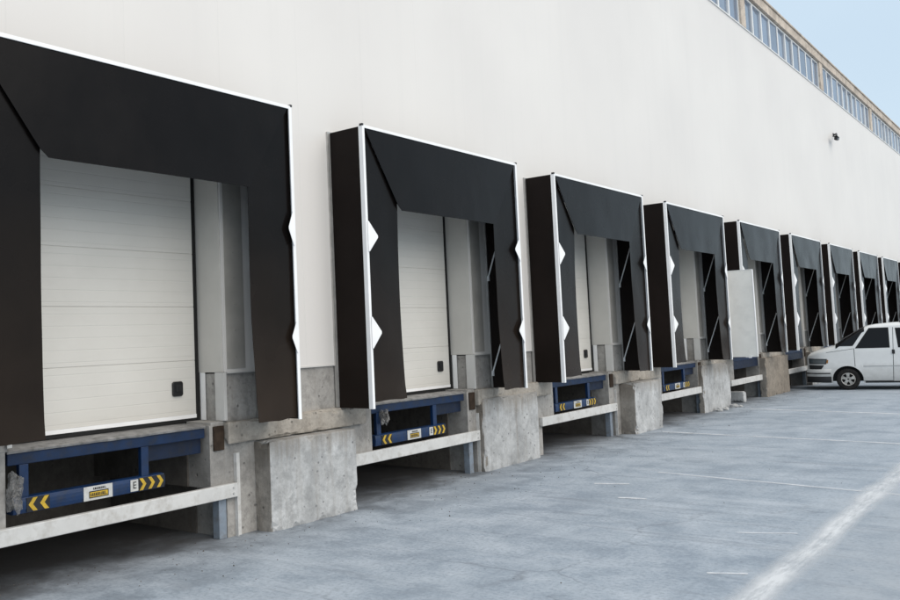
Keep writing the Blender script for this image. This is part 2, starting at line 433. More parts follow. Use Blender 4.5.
def rough_box(x0, x1, y0, y1, z0, z1, n, amp, seed, keep_back=True):
    """a cast block with uneven faces and chipped arrises"""
    bm = bmesh.new()
    mb = MB().box(x0, x1, y0, y1, z0, z1)
    vs = [bm.verts.new(v) for v in mb.v]
    for f in mb.f: bm.faces.new([vs[i] for i in f])
    bmesh.ops.recalc_face_normals(bm, faces=bm.faces)
    es = [e for e in bm.edges]
    bmesh.ops.bevel(bm, geom=es, offset=0.016, segments=2, affect='EDGES', profile=0.6)
    bmesh.ops.triangulate(bm, faces=bm.faces)
    for _ in range(n):
        long = [e for e in bm.edges if e.calc_length() > 0.09]
        if not long: break
        bmesh.ops.subdivide_edges(bm, edges=long, cuts=1)
        bmesh.ops.triangulate(bm, faces=bm.faces)
    bm.normal_update()
    for v in bm.verts:
        p = v.co + Vector((seed * 3.1, seed * 1.7, 0))
        d = noise.noise(p * 2.5) * amp + noise.noise(p * 9) * amp * 0.6 + noise.noise(p * 30) * amp * 0.35
        # chips where two faces meet
        edge = sum((abs(v.co[i] - lo) < 0.02) or (abs(v.co[i] - hi) < 0.02) for i, (lo, hi) in enumerate(((x0, x1), (y0, y1), (z0, z1))))
        if edge >= 2:
            d -= max(0, noise.noise(p * 5.5) - 0.02) * 0.075
        v.co += v.normal * d
        if v.co.z < 0.001: v.co.z = z0 - 0.002
    out = MB(); bm.verts.index_update()
    out.v = [tuple(v.co) for v in bm.verts]; out.f = [tuple(v.index for v in f.verts) for f in bm.faces]
    bm.free()
    return out

# ------------------------------------------------------------------ layout
P = 4.517
def LY(i): return 7.48 + P * (i - 2)      # near edge of shelter i
W_S, H0, H1, D_S = 3.40, 1.10, 4.25, 0.50
NS = 10
Y0, Y1 = -6.0, 72.0

# ------------------------------------------------------------------ ground and markings
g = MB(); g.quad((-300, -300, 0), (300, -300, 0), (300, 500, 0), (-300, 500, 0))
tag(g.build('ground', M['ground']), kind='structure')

def marking(p, q, w, z, mat, n=24, wob=0.0):
    mb = MB(); p = Vector((p[0], p[1], z)); q = Vector((q[0], q[1], z))
    d = (q - p).normalized(); s = Vector((-d.y, d.x, 0))
    me = bpy.data.meshes.new('road_marking')
    vs, fs = [], []
    for i in range(n + 1):
        c = p.lerp(q, i / n) + s * noise.noise(Vector((i * 0.35, p.y, 3))) * wob
        ww = w * (0.85 + 0.3 * noise.noise(Vector((i * 0.5, p.x, 9))))
        vs += [tuple(c - s * ww / 2), tuple(c + s * ww / 2)]
    for i in range(n): fs.append((2 * i, 2 * i + 2, 2 * i + 3, 2 * i + 1))
    me.from_pydata(vs, [], fs)
    uv = me.uv_layers.new(name='UVMap')
    for poly in me.polygons:
        for li in poly.loop_indices:
            vi = me.loops[li].vertex_index
            uv.data[li].uv = ((vi // 2) / n, vi % 2)
    me.materials.append(mat)
    o = bpy.data.objects.new('road_marking', me); C.objects.link(o)
    tag(o, kind='structure'); return o
marking((4.70, 2.0), (4.76, 40.0), 0.42, 0.008, M['line_wide'], 80, 0.05)
marking((0.55, 15.62), (9.5, 14.62), 0.19, 0.004, M['line'], 60, 0.02)
marking((2.15, 11.26), (9.5, 10.15), 0.12, 0.004, M['line'], 60, 0.02)
marking((0.67, 20.39), (9.5, 18.9), 0.24, 0.004, M['line'], 60, 0.02)
marking((4.02, 8.28), (4.48, 8.50), 0.07, 0.004, M['line'], 12, 0.01)
marking((4.24, 6.84), (4.50, 6.97), 0.07, 0.004, M['line'], 8, 0.01)
marking((1.8, 10.12), (2.18, 10.27), 0.14, 0.004, M['line'], 10, 0.01)
marking((2.42, 9.40), (2.72, 9.46), 0.12, 0.004, M['line'], 10, 0.01)

# ------------------------------------------------------------------ the warehouse
wh = thing('warehouse', (0, 30, 0), 'long white warehouse with a row of loading docks and a high strip of windows', 'warehouse')
DL, DR, DT = 0.62, 2.86, 4.0                # door opening inside a bay
PX = 0.018                                  # cladding stands proud of the concrete
cl = MB()
cl.box(-0.12, PX, Y0, Y1, DT, 9.75)
edges = [Y0] + [e for i in range(1, NS + 1) for e in (LY(i) + DL, LY(i) + DR)] + [Y1]
for a, b in zip(edges[0::2], edges[1::2]): cl.box(-0.12, PX, a, b, 1.60, DT)
cl.build('wall_cladding', M['cladding'], wh)
piers = list(zip(edges[0::2], edges[1::2]))
boxes('drip_flashing', M['trim'], wh, [(0.0, 0.026, a + 0.03, b - 0.03, 1.585, 1.60) for a, b in piers])
boxes('plinth', M['concrete'], wh, [(-0.30, 0.0, a, b, 1.10, 1.585) for a, b in piers])
# dock face below floor level, with a recess for every leveller
bs = MB()
LO, LR, UO, UR = 0.20, 2.86, 0.60, 2.66
e2 = [Y0] + [e for i in range(1, NS + 1) for e in (LY(i) + LO, LY(i) + LR)] + [Y1]
for k, (a, b) in enumerate(zip(e2[0::2], e2[1::2])):
    # a pier with a shoulder over the lower openings on either side: one T-shaped casting
    lo = a if k == 0 else a - (LR - UR); hi = b if k == NS else b + (UO - LO)
    MB().prism([(a, -0.05), (b, -0.05), (b, 0.50), (hi, 0.50), (hi, 1.098), (lo, 1.098), (lo, 0.50), (a, 0.50)], 'x', -2.2, 0.0).build('dock_wall', M['concrete'], wh)
for i in range(1, NS + 1):
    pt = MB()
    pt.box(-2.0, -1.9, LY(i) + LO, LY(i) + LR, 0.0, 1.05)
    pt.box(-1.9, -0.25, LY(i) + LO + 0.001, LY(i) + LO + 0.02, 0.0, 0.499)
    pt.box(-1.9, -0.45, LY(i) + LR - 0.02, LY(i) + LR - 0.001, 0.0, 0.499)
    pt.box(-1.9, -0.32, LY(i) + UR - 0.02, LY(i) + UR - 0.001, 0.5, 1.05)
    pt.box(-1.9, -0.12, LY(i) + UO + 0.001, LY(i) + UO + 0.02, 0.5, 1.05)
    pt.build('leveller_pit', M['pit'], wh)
# sandy uneven ledge along the dock edge between the pits
for a, b, k in zip([Y0] + [LY(i) + 2.84 for i in range(1, NS + 1)], [LY(i) + 0.42 for i in range(1, NS + 1)] + [Y1], range(NS + 1)):
    r = rough_box(-0.02, 0.075, a, b, 0.90, 1.115, 6 if k in (1, 2, 3, 4) else 3, 0.010, 40 + k)
    r.build('dock_ledge', M['ledge'], wh)
# shell so that the inside stays dark
boxes('end_wall', M['cladding'], wh, [(-40, -39.8, Y0, Y1, 0, 9.7), (-39.8, -0.31, Y0, Y0 + 0.2, 0, 9.7), (-39.8, -0.31, Y1 - 0.2, Y1, 0, 9.7)])
fl = MB(); fl.box(-39.8, -2.2, Y0 + 0.2, Y1 - 0.2, 0.9, 1.09); fl.build('floor_slab', M['concrete'], wh)
MB().box(-40, -0.16, Y0, Y1, 10.98, 11.03).build('roof', M['roof'], wh)
# door frames: jamb linings, corner angles, doors
DX = -0.36
for i in range(1, NS + 1):
    L = LY(i)
    boxes('door_lining', M['lining'], wh, [(DX, PX - 0.02, L + DR - 0.012, L + DR - 0.004, 1.60, DT), (DX, PX - 0.02, L + DL + 0.004, L + DL + 0.012, 1.60, DT), (DX, PX - 0.02, L + DL + 0.012, L + DR - 0.012, DT - 0.012, DT - 0.002)])
    boxes('door_jamb', M['concrete'], wh, [(DX - 0.05, -0.302, L + DR, L + DR + 0.1, 1.10, DT), (DX - 0.05, -0.302, L + DL - 0.1, L + DL, 1.10, DT), (DX, 0.0, L + UR + 0.02, L + DR, 1.0985, 1.125)])
    for y, s in ((L + DR, 1), (L + DL, -1)):
        pf = [(-0.10, y - s * 0.026), (0.026, y - s * 0.026), (0.026, y + s * 0.014), (0.0195, y + s * 0.014), (0.0195, y - s * 0.0205), (-0.10, y - s * 0.0205)]
        MB().prism(pf, 'z', 1.13, 1.598).build('corner_angle', M['trim'], wh)
        # door guide rail with a shadow gap behind it
        a, b = sorted((y - s * 0.02, y - s * 0.013))
        MB().box(DX + 0.03, DX + 0.10, a, b, 1.13, 1.598).build('guide_rail', M['alu'], wh)
    # strip of ribbed flashing with rivets between door corner and shelter frame
    for y0 in (L + DR + 0.03, L + DL - 0.28):
        rb = MB().box(PX + 0.001, PX + 0.005, y0, y0 + 0.245, 1.63, DT)
        for k in range(9): rb.tube((PX + 0.003, y0 + 0.121, 1.75 + k * 0.26), (PX + 0.012, y0 + 0.121, 1.75 + k * 0.26), 0.008, 6)
        rb.build('corner_flashing', M['galv'], wh)
    # sectional door: five insulated sections with a real step at every joint
    dr = MB()
    z = 1.19; hs = 0.535
    for k in range(6):
        dr.box(DX - 0.006, DX, L + DL + 0.05, L + DR - 0.055, z + 0.003, min(z + hs - 0.003, DT + 0.3)); z += hs
    dr.box(DX - 0.045, DX - 0.0062, L + DL + 0.05, L + DR - 0.055, 1.192, DT + 0.3)
    d = dr.build('sectional_door', M['door'], wh, bevel=0.002)
    ed = MB().box(DX - 0.04, DX + 0.006, L + DL + 0.05, L + DR - 0.055, 1.155, 1.192); ed.build('bottom_rail', M['alu'], d)
    sl = MB().box(DX - 0.03, DX, L + DL + 0.04, L + DR - 0.05, 1.118, 1.154)
    sl.build('bottom_seal', M['rubber'], d)
    boxes('side_seal', M['rubber'], d, [(DX - 0.03, DX + 0.012, L + DR - 0.054, L + DR - 0.021, 1.13, DT - 0.02), (DX - 0.03, DX + 0.012, L + DL + 0.021, L + DL + 0.049, 1.13, DT - 0.02)])
    hd = MB(); yh = L + DR - 0.29; hw, hh, zc = 0.062, 0.072, 1.455
    hd.prism([(yh - hw + .015, zc - hh), (yh + hw - .015, zc - hh), (yh + hw, zc - hh + .015), (yh + hw, zc + hh - .015), (yh + hw - .015, zc + hh), (yh - hw + .015, zc + hh), (yh - hw, zc + hh - .015), (yh - hw, zc - hh + .015)], 'x', DX + 0.001, DX + 0.022)
    hd.box(DX + 0.0225, DX + 0.032, yh - 0.03, yh + 0.03, zc - 0.03, zc + 0.035)
    hd.build('handle', M['black'], d, bevel=0.006)

# high window strip: ten lights to a bay, columns between, parapet above
BAY = 8.86; YC0 = 15.42
WT, WB = 10.70, 9.752
cols = [YC0 + k * BAY for k in range(-2, 7)]
for yc in cols:
    if Y0 < yc < Y1: MB().box(-0.10, 0.055, yc - 0.2, yc + 0.2, 9.752, 10.72).build('column', M['parapet'], wh, bevel=0.01)
MB().box(-0.12, 0.045, Y0, Y1, 9.725, 9.751).build('window_sill', M['winframe'], wh)
for k in range(0, 5):
    a = YC0 + k * BAY + 0.2; b = a + BAY - 0.4; w = (b - a) / 10
    for j in range(10):
        y0 = a + j * w + 0.004; y1 = a + (j + 1) * w - 0.004
        f = MB(); t = 0.045
        f.box(-0.06, 0.0, y0, y0 + t, WB, WT); f.box(-0.06, 0.0, y1 - t, y1, WB, WT)
        f.box(-0.06, 0.0, y0 + t, y1 - t, WT - t, WT); f.box(-0.06, 0.0, y0 + t, y1 - t, WB, WB + t)
        fo = f.build('window', M['winframe'], wh)
        tl = random.uniform(-0.02, 0.02)
        pn = MB().quad((-0.03 - tl, y0 + t - 0.002, WB + t - 0.002), (-0.03 + tl, y1 - t + 0.002, WB + t - 0.002), (-0.03 + tl, y1 - t + 0.002, WT - t + 0.002), (-0.03 - tl, y0 + t - 0.002, WT - t + 0.002))
        pn.build('pane', M['glass'], fo)
bk = MB().box(-0.12, -0.10, Y0, Y1, 9.752, 10.72); bk.build('window_back', M['winframe'], wh)
prev = Y0
for yc in cols + [Y1]:
    if yc <= Y0: continue
    MB().box(-0.14, 0.075, prev + 0.01, min(yc, Y1) - 0.01, 10.722, 10.99).build('parapet', M['parapet'], wh, bevel=0.012); prev = yc
MB().box(-0.16, 0.11, Y0, Y1, 10.992, 11.05).build('coping', M['parapet'], wh, bevel=0.01)

# ------------------------------------------------------------------ dock shelters
SH_LABELS = {
    1: 'nearest black dock shelter, its left side cut off by the left edge of the photo',
    2: 'black dock shelter with white edging, second from the left, around the second white door',
    3: 'black dock shelter third from the left, above the bay left of the square concrete block',
    4: 'black dock shelter fourth from the left, just before the white upright panel',
    5: 'dark dock shelter with the white panel standing out in front of its near side',
    6: 'grey looking dock shelter between the white panel and the nose of the white van',
    7: 'grey looking dock shelter rising behind the bonnet and windscreen of the white van',
    8: 'small distant dock shelter seen above the front door window of the white van',
    9: 'distant dock shelter above the white van roof, next to the right edge of the photo',
    10: 'last sliver of a dock shelter cut off by the right edge of the photo',
}
# per shelter: left flap width top/bottom, right flap width top/bottom, gap of the left seam
SV = {1: (0.62, 0.625, 0.57, 0.52, 0.012), 2: (0.60, 0.615, 0.60, 0.53, 0.008), 3: (0.63, 0.60, 0.58, 0.48, 0.008), 4: (0.62, 0.60, 0.60, 0.50, 0.010), 5: (0.55, 0.60, 0.62, 0.42, 0.08), 6: (0.62, 0.60, 0.60, 0.50, 0.018)}
def make_shelter(i):
    L = LY(i); Rr = L + W_S; X = D_S
    la, lb, ra, rb, gap = SV.get(i, (0.62, 0.6, 0.60, 0.50, 0.008))
    rnd = random.Random(100 + i)
    t = thing('dock_shelter', (0, L + W_S / 2, H0), SH_LABELS[i], 'dock shelter', 'dock shelters along the warehouse wall')
    zi = 3.385 + rnd.uniform(-0.02, 0.02)
    def wav(y, z, a=0.012):
        return noise.noise(Vector((y * 1.3 + i * 7, z * 0.9, i))) * a + noise.noise(Vector((y * 4 + i * 7, z * 2.2, i + 5))) * a * 0.35
    # head curtain: trapezoid, a little proud at the bottom
    hb = zi - 0.03
    def head(u, v):
        z = H1 - 0.02 - v * (H1 - 0.02 - hb)
        f = (H1 - z) / (H1 - zi); f = min(f, 1.0)
        y0 = L + 0.03 + gap + la * f * 0.985
        y1 = Rr - 0.03 - ra * f * 0.985
        if v > 0.97: y0 += 0.05
        y = y0 + u * (y1 - y0)
        return (X + 0.016 + 0.03 * v * v * (0.6 + 0.4 * math.sin(math.pi * u)) * 0.5 + wav(y, z) * v * math.sin(math.pi * min(1, max(0, 0.08 + 0.84 * u))), y, z + (0.012 * noise.noise(Vector((y * 1.1, i, 0))) if v > 0.9 else 0))
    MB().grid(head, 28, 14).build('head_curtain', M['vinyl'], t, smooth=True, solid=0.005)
    # side flaps
    def flap(side):
        ws, wb, drop = (la, lb, 0.06 + (0.05 if i == 1 else 0.02)) if side < 0 else (ra, rb, 0.02)
        e = L + 0.03 if side < 0 else Rr - 0.03
        zb = H0 + drop
        g2 = 0.0
        def fn(u, v):
            wv = ws + (wb - ws) * v
            over = 0.0 if (side < 0 and gap > 0.05) else 0.09
            ytop = H1 - 0.03 - u * (H1 - zi - 0.03) + over * u ** 0.3 * (1 - 0.35 * u)          # mitre, tucked under the head curtain
            z = ytop + (zb - ytop) * v + (0.015 * noise.noise(Vector((u * 3, i, 4))) if v > 0.97 else 0)
            y = e - side * wv * u
            belly = 0.02 * math.sin(math.pi * min(1, v * 1.02)) * u
            curl = 0.012 * max(0, v - 0.93) / 0.07 * u
            return (X - 0.012 + wav(y, z) * (0.3 + 0.7 * u) * (1 if v > 0.12 else v / 0.12) - belly + curl, y, z)
        return fn
    for s in (-1, 1):
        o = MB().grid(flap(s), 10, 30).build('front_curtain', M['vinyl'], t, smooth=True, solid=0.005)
        if s > 0 and i == 1:
            pass
    # hem weight strip on each flap
    # sides and top
    for y, s in ((L, -1), (Rr, 1)):
        zz = H0 + 0.0
        def side(u, v, y=y, s=s):
            x = 0.02 + u * (X - 0.035); z = zz + 0.01 + v * (H1 - 0.03 - zz)
            return (x, y - s * 0.012 + wav(x * 3, z, 0.007) * math.sin(math.pi * u) * min(1, (1 - v) * 4), z)
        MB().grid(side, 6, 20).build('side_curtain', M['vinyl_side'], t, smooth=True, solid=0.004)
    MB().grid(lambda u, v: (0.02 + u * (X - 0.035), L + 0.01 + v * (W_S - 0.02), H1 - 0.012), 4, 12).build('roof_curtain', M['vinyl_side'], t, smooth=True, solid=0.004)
    # white edging profiles (front), thin wall profile, black corner caps
    w = 0.040; xo, xi, xb = X + 0.028, X + 0.018, X - 0.03
    for y, s in ((L, 1), (Rr, -1)):
        pf = [(xb, y), (xo, y), (xo, y + s * w), (xi, y + s * w), (xi, y + s * 0.010), (xb, y + s * 0.010)]
        MB().prism(pf, 'z', H0 + 0.005, H1).build('edge_profile', M['alu'], t, bevel=0.003)
    pf = [(xb, H1), (xo, H1), (xo, H1 - 0.034), (xi, H1 - 0.034), (xi, H1 - 0.010), (xb, H1 - 0.010)]
    MB().prism(pf, 'y', L + w + 0.001, Rr - w - 0.001).build('edge_profile', M['alu'], t, bevel=0.003)
    boxes('wall_frame', M['alu_bare'], t, [(PX + 0.001, PX + 0.022, L - 0.035, L + 0.10, H0 + 0.02, H1), (PX + 0.001, PX + 0.022, Rr - 0.12, Rr + 0.035, H0 + 0.02, H1), (PX + 0.001, PX + 0.022, L + 0.1005, Rr - 0.1205, H1 - 0.045, H1)])
    for y, s in ((L, 1), (Rr, -1)):                   # dark lining inside the side walls
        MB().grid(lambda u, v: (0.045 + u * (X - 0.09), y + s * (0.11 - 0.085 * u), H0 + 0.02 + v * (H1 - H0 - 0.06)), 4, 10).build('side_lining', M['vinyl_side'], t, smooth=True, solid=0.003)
    for y, s in ((L, 1), (Rr, -1)):
        a, b = sorted((y - s * 0.006, y + s * 0.022)); MB().box(X - 0.012, X + 0.032, a, b, H1 - 0.012, H1 + 0.014).build('corner_cap', M['black'], t, bevel=0.004)
    # folded white triangular markers pinning the flaps to the edging
    for y, s in ((L, 1), (Rr, -1)):
        for zc in (3.02, 1.93):
            a = 0.105 if (i == 1 and s < 0) else 0.165; xa = 0.022 if s > 0 else 0.002
            h = 0.165 + rnd.uniform(-0.02, 0.02); zc2 = zc + rnd.uniform(-0.03, 0.03)
            mk = MB(); x0 = X + 0.033
            mk.quad((x0, y + s * 0.022, zc2 + h), (x0, y + s * 0.04, zc2 + h), (x0 + xa, y + s * a, zc2 + 0.012), (x0 + xa, y + s * a, zc2 - 0.012), (x0, y + s * 0.04, zc2 - h), (x0, y + s * 0.022, zc2 - h))
            mk.build('corner_marker', M['alu'], t, solid=0.004)
    # spring struts of the folding frame, on both sides
    for y, s in ((L, 1), (Rr, -1)):
        for z0, z1 in ((2.66, 3.50), (1.32, 2.12)):
            st = MB().tube((0.05, y + s * 0.125, z0), (X - 0.16, y + s * 0.095, z1), 0.011, 8)
            st.box(0.041, 0.07, y + s * 0.125 - 0.012, y + s * 0.125 + 0.012, z0 - 0.04, z0 + 0.03)
            st.build('strut', M['alu'], t)
    return t
for i in range(1, NS + 1): make_shelter(i)

# ------------------------------------------------------------------ dock levellers
LV_LABELS = {
    1: 'blue dock leveller with warning bar under the nearest white door',
    2: 'blue dock leveller with warning bar under the second door from the left',
    3: 'blue dock leveller under the third shelter, left of the square concrete block',
    4: 'dark blue dock leveller under the fourth shelter, right of the square concrete block',
    5: 'dark blue dock leveller showing below the white upright panel',
    6: 'dock leveller in the shaded bay just left of the white van',
    7: 'dock leveller in the bay hidden behind the bonnet of the white van',
}
def text_mesh(txt, size, name, mat, parent, loc):
    cu = bpy.data.curves.new(name, 'FONT'); cu.body = txt; cu.size = size; cu.align_x = 'CENTER'; cu.align_y = 'CENTER'; cu.extrude = 0.0008
    tmp = bpy.data.objects.new(name, cu); C.objects.link(tmp)
    dg = bpy.context.evaluated_depsgraph_get()
    me = bpy.data.meshes.new_from_object(tmp.evaluated_get(dg))
    bpy.data.objects.remove(tmp)
    me.materials.clear(); me.materials.append(mat)
    me.transform(Matrix.Translation(loc) @ Matrix.Rotation(R(90), 4, 'Z') @ Matrix.Rotation(R(90), 4, 'X'))
    o = bpy.data.objects.new(name, me); C.objects.link(o)
    o.parent = parent; o.matrix_parent_inverse = parent_world(parent).inverted()
    return o

def make_leveller():
    i = 1; L = LY(1)
    t = thing('dock_leveller', (0, L, 0), LV_LABELS[1], 'dock leveller', 'dock levellers under the doors')
    MB().box(-1.85, -0.10, L + UO + 0.02, L + UR - 0.03, 1.08, 1.112).build('deck', M['deck'], t)
    # dusty folded lip, slightly buckled
    lip = MB().grid(lambda u, v: (-0.10 + 0.10 * v, L + UO + 0.02 + u * (UR - UO - 0.06), 1.118 - 0.022 * v * v + 0.006 * noise.noise(Vector((u * 9, v * 2, 1)))), 30, 4)
    lip.build('lip', M['deck'], t, smooth=True, solid=0.018)
    MB().box(-0.075, -0.02, L + UO + 0.03, L + UR - 0.04, 0.985, 1.080).build('front_beam', M['blue_mid'], t, bevel=0.006)
    MB().box(-0.095, -0.077, L + 1.97, L + UR - 0.045, 0.84, 1.078).build('lip_plate', M['blue_dark'], t, bevel=0.004)
    for y in (L + 0.77, L + 1.93):
        MB().box(-0.07, -0.025, y - 0.04, y + 0.04, 0.70, 0.984).build('hanger', M['blue'], t, bevel=0.004)
    # warning bar
    bar = MB(); a, b = L + 0.66, L + 2.12
    zc, xc = 0.665, -0.055
    prof = [(0.055, -0.062), (0.062, -0.03), (0.064, 0.0), (0.062, 0.03), (0.055, 0.060), (0.02, 0.066), (-0.05, 0.062), (-0.05, -0.062), (0.02, -0.066)]
    bar.prism([(xc + p[0], zc + p[1]) for p in prof], 'y', a, b)
    bo = bar.build('warning_bar', M['blue'], t, bevel=0.004)
    xf = xc + 0.067
    def chevrons(y0, y1, n, d, sq):
        bg = MB().box(xf - 0.004, xf, y0, y1, zc - 0.055, zc + 0.055); bg.build('hazard_sticker', M['black'], bo)
        w = (y1 - y0) / n
        for k in range(n):
            c = y0 + (k + 0.5) * w; h = 0.052; q = w * 0.28
            pts = [(c - d * w * 0.42, h), (c - d * w * 0.42 + d * q * 1.35, h), (c + d * w * 0.36, 0), (c - d * w * 0.42 + d * q * 1.35, -h), (c - d * w * 0.42, -h), (c - d * w * 0.02, 0)]
            MB().prism([(p[0], zc + p[1]) for p in pts], 'x', xf + 0.0006, xf + 0.0022).build('chevron', M['yellow'], bo)
    chevrons(L + 1.83, L + 2.11, 3, 1, True)
    chevrons(L + 0.77, L + 0.97, 2, -1, False)
    MB().box(xf - 0.004, xf + 0.001, L + 1.745, L + 1.825, zc - 0.05, zc + 0.05).build('symbol_sticker', M['sticker'], bo)
    text_mesh('E', 0.085, 'symbol', M['black'], bo, (xf + 0.0025, L + 1.786, zc))
    MB().box(xf - 0.004, xf + 0.001, L + 1.28, L + 1.56, zc - 0.058, zc + 0.058).build('maker_plate', M['sticker'], bo)
    pb = MB().box(xf + 0.0012, xf + 0.002, L + 1.33, L + 1.52, zc - 0.040, zc + 0.018); pb.build('plate_border', M['black'], bo)
    py = MB().box(xf + 0.0022, xf + 0.003, L + 1.338, L + 1.512, zc - 0.031, zc + 0.009)
    py.build('plate_field', M['yellow'], bo)
    rr = random.Random(3)
    for (ya, yb, za, zb, xo) in ((L + 1.345, L + 1.505, zc - 0.024, zc + 0.001, xf + 0.0032), (L + 1.37, L + 1.50, zc + 0.027, zc + 0.045, xf + 0.0012)):
        pts = [(ya, za)]; y = ya; up = []
        while y < yb - 0.016:
            w = rr.uniform(0.007, 0.015); up += [(y, za + 0.004), (y, zb), (y + w, zb), (y + w, za + 0.004)]; y += w + 0.006
        MB().prism([(ya - 0.001, za)] + [(yb, za), (yb, za + 0.004)] + up[::-1] + [(ya - 0.001, za + 0.004)], 'x', xo, xo + 0.0008).build('plate_print', M['black'], bo)
    # dark bumper beside the pit
    MB().box(-0.0005, 0.022, L + 2.70, L + 2.83, 0.85, 1.085).build('dock_bumper', M['bumper'], t, bevel=0.006)
    return t
lev = make_leveller()
levs = {1: lev}
for i in range(2, 8):
    c = copy_tree(lev); c.location.y += (i - 1) * P; c['label'] = LV_LABELS[i]; levs[i] = c
    if i >= 5:                                   # these have no warning bar, only a deep dark front plate
        for ch in list(c.children):
            if ch.name.startswith(('warning_bar', 'hanger', 'lip_plate')):
                for g_ in list(ch.children): bpy.data.objects.remove(g_)
                bpy.data.objects.remove(ch)
        Li = LY(i)
        MB().box(-0.060, -0.012, Li + UO + 0.05, Li + UR - 0.05, 0.80, 0.984).build('front_plate', M['blue_dark'], c, bevel=0.005)

# torn packing film caught on the left hangers of the two nearest levellers
def film(y, x, z0, z1, w, seed, label):
    bm = bmesh.new(); bmesh.ops.create_icosphere(bm, subdivisions=5, radius=1)
    for v in bm.verts:
        p = v.co + Vector((seed, seed * 2, 0))
        d = 1 + 0.55 * noise.noise(p * 1.3) + 0.38 * abs(noise.noise(p * 3.1)) + 0.22 * abs(noise.noise(p * 7)) - 0.2
        v.co = Vector((x + v.co.x * d * 0.05, y + v.co.y * d * w * 0.5 + 0.02 * noise.noise(p * 2), (z0 + z1) / 2 + v.co.z * d * (z1 - z0) * 0.5))
    mb = MB(); bm.verts.index_update(); mb.v = [tuple(v.co) for v in bm.verts]; mb.f = [tuple(v.index for v in f.verts) for f in bm.faces]; bm.free()
    tag(mb.build('packing_film', M['film'], None), label, 'plastic film')
film(LY(1) + 0.66, 0.035, 0.64, 0.94, 0.12, 2, 'crumpled clear plastic film hanging at the left end of the nearest blue leveller')
film(LY(2) + 0.80, 0.035, 0.84, 1.03, 0.09, 5, 'grey rag of plastic hanging below the left curtain of the second shelter')

# ------------------------------------------------------------------ cream beams across the pits
BM_LABELS = {
    1: 'cream steel beam across the nearest pit, running out of the left edge of the photo',
    2: 'cream steel beam across the second pit, between the two nearest concrete blocks',
    3: 'cream steel beam across the third pit, ending left of the square concrete block',
    4: 'cream steel beam across the fourth pit, right of the square concrete block',
    5: 'cream steel beam below the white upright panel',
    6: 'short looking cream steel beam just left of the white van',
    7: 'cream steel beam across the pit behind the white van',
}
def make_beam():
    L = LY(1)
    t = thing('steel_beam', (0, L, 0), BM_LABELS[1], 'beam', 'cream beams across the leveller pits')
    y0, y1 = L + 0.21, L + 2.955
    b = MB().box(0.002, 0.06, y0, y1, 0.385, 0.52)
    b.build('beam', M['beam'], t, bevel=0.008)
    MB().box(-0.10, -0.005, L + 2.76, L + 2.855, 0.0, 0.50).build('beam_post', M['post'], t, bevel=0.006)
    MB().prism([(0.001, L + 2.957), (0.045, L + 2.957), (0.045, L + 2.964), (0.009, L + 2.964), (0.009, L + 3.03), (0.001, L + 3.03)], 'z', 0.0, 0.80).build('edge_angle', M['beam'], t)
    for z in (0.425, 0.48): MB().tube((0.06, y1 - 0.06, z), (0.068, y1 - 0.06, z), 0.011, 6).build('bolt', M['alu_bare'], t)
    return t
bm0 = make_beam()
for i in range(2, 8):
    c = copy_tree(bm0); c.location.y += (i - 1) * P + (-0.09 if i in (2, 3) else 0); c.location.z += 0.045 if i == 2 else 0.05
    c['label'] = BM_LABELS[i]
    for ch in c.children:                       # posts still reach the ground
        if ch.name.startswith(('beam_post', 'edge_angle')): ch.location.z -= c.location.z + 0.003

# ------------------------------------------------------------------ concrete blocks between the bays
BL = [
    ('nearest pale concrete block, standing forward of the wall between the two nearest shelters', 6.20, 7.53, -0.02, 0.225, 0.885, 'block'),
    ('wide streaked concrete block almost flush with the wall, right of the second pit', 10.36, 11.90, -0.02, 0.11, 0.985, 'block'),
    ('square pale concrete block under the right curtain of the third shelter', 15.10, 16.37, -0.02, 0.285, 0.895, 'block'),
    ('flat pale concrete block with rubble at its foot, left of the white upright panel', 19.20, 21.02, -0.02, 0.10, 1.02, 'block'),
    ('brown stained concrete block right of the white upright panel', 23.72, 25.85, -0.02, 0.16, 0.99, 'block_brown'),
    ('pale concrete block at the nose of the white van', 28.35, 30.05, -0.02, 0.16, 0.97, 'block'),
]
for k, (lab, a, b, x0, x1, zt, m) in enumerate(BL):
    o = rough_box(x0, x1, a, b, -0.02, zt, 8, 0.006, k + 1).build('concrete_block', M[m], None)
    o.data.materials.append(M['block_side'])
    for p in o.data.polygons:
        if p.normal.y < -0.6: p.material_index = 1  # near flanks take the browner colour that carries their painted shade
    tag(o, lab, 'concrete block', 'concrete blocks between the loading bays')

# loose block and rubble
o = rough_box(-0.27, 0.06, 22.05, 22.33, 0.0, 0.25, 5, 0.006, 21).build('loose_block', M['block'], None)
tag(o, 'small loose white block lying under the beam below the white panel', 'block')
def stone(x, y, r, seed):
    bm = bmesh.new(); bmesh.ops.create_icosphere(bm, subdivisions=2, radius=r)
    for v in bm.verts:
        d = 1 + 0.45 * noise.noise(v.co / r * 1.1 + Vector((seed, 0, 0))) + 0.2 * noise.noise(v.co / r * 3 + Vector((0, seed, 0)))
        v.co = Vector((v.co.x * d, v.co.y * d * 1.2, max(v.co.z * d * 0.7, -r * 0.35)))
        v.co += Vector((x, y, r * 0.34))
    mb = MB(); bm.verts.index_update(); mb.v = [tuple(v.co) for v in bm.verts]; mb.f = [tuple(v.index for v in f.verts) for f in bm.faces]; bm.free()
    return mb
rub = [(0.22, 19.75, 0.075), (0.28, 20.05, 0.055), (0.20, 20.32, 0.045), (0.25, 20.72, 0.085), (0.33, 20.86, 0.05), (0.20, 21.0, 0.04)]
for k, (x, y, r) in enumerate(rub):
    tag(stone(x, y, r, k * 3.3).build('rubble', M['block'], None), 'lump of pale rubble at the foot of the flat concrete block before the white panel', 'rubble', 'rubble at the foot of the fourth block')

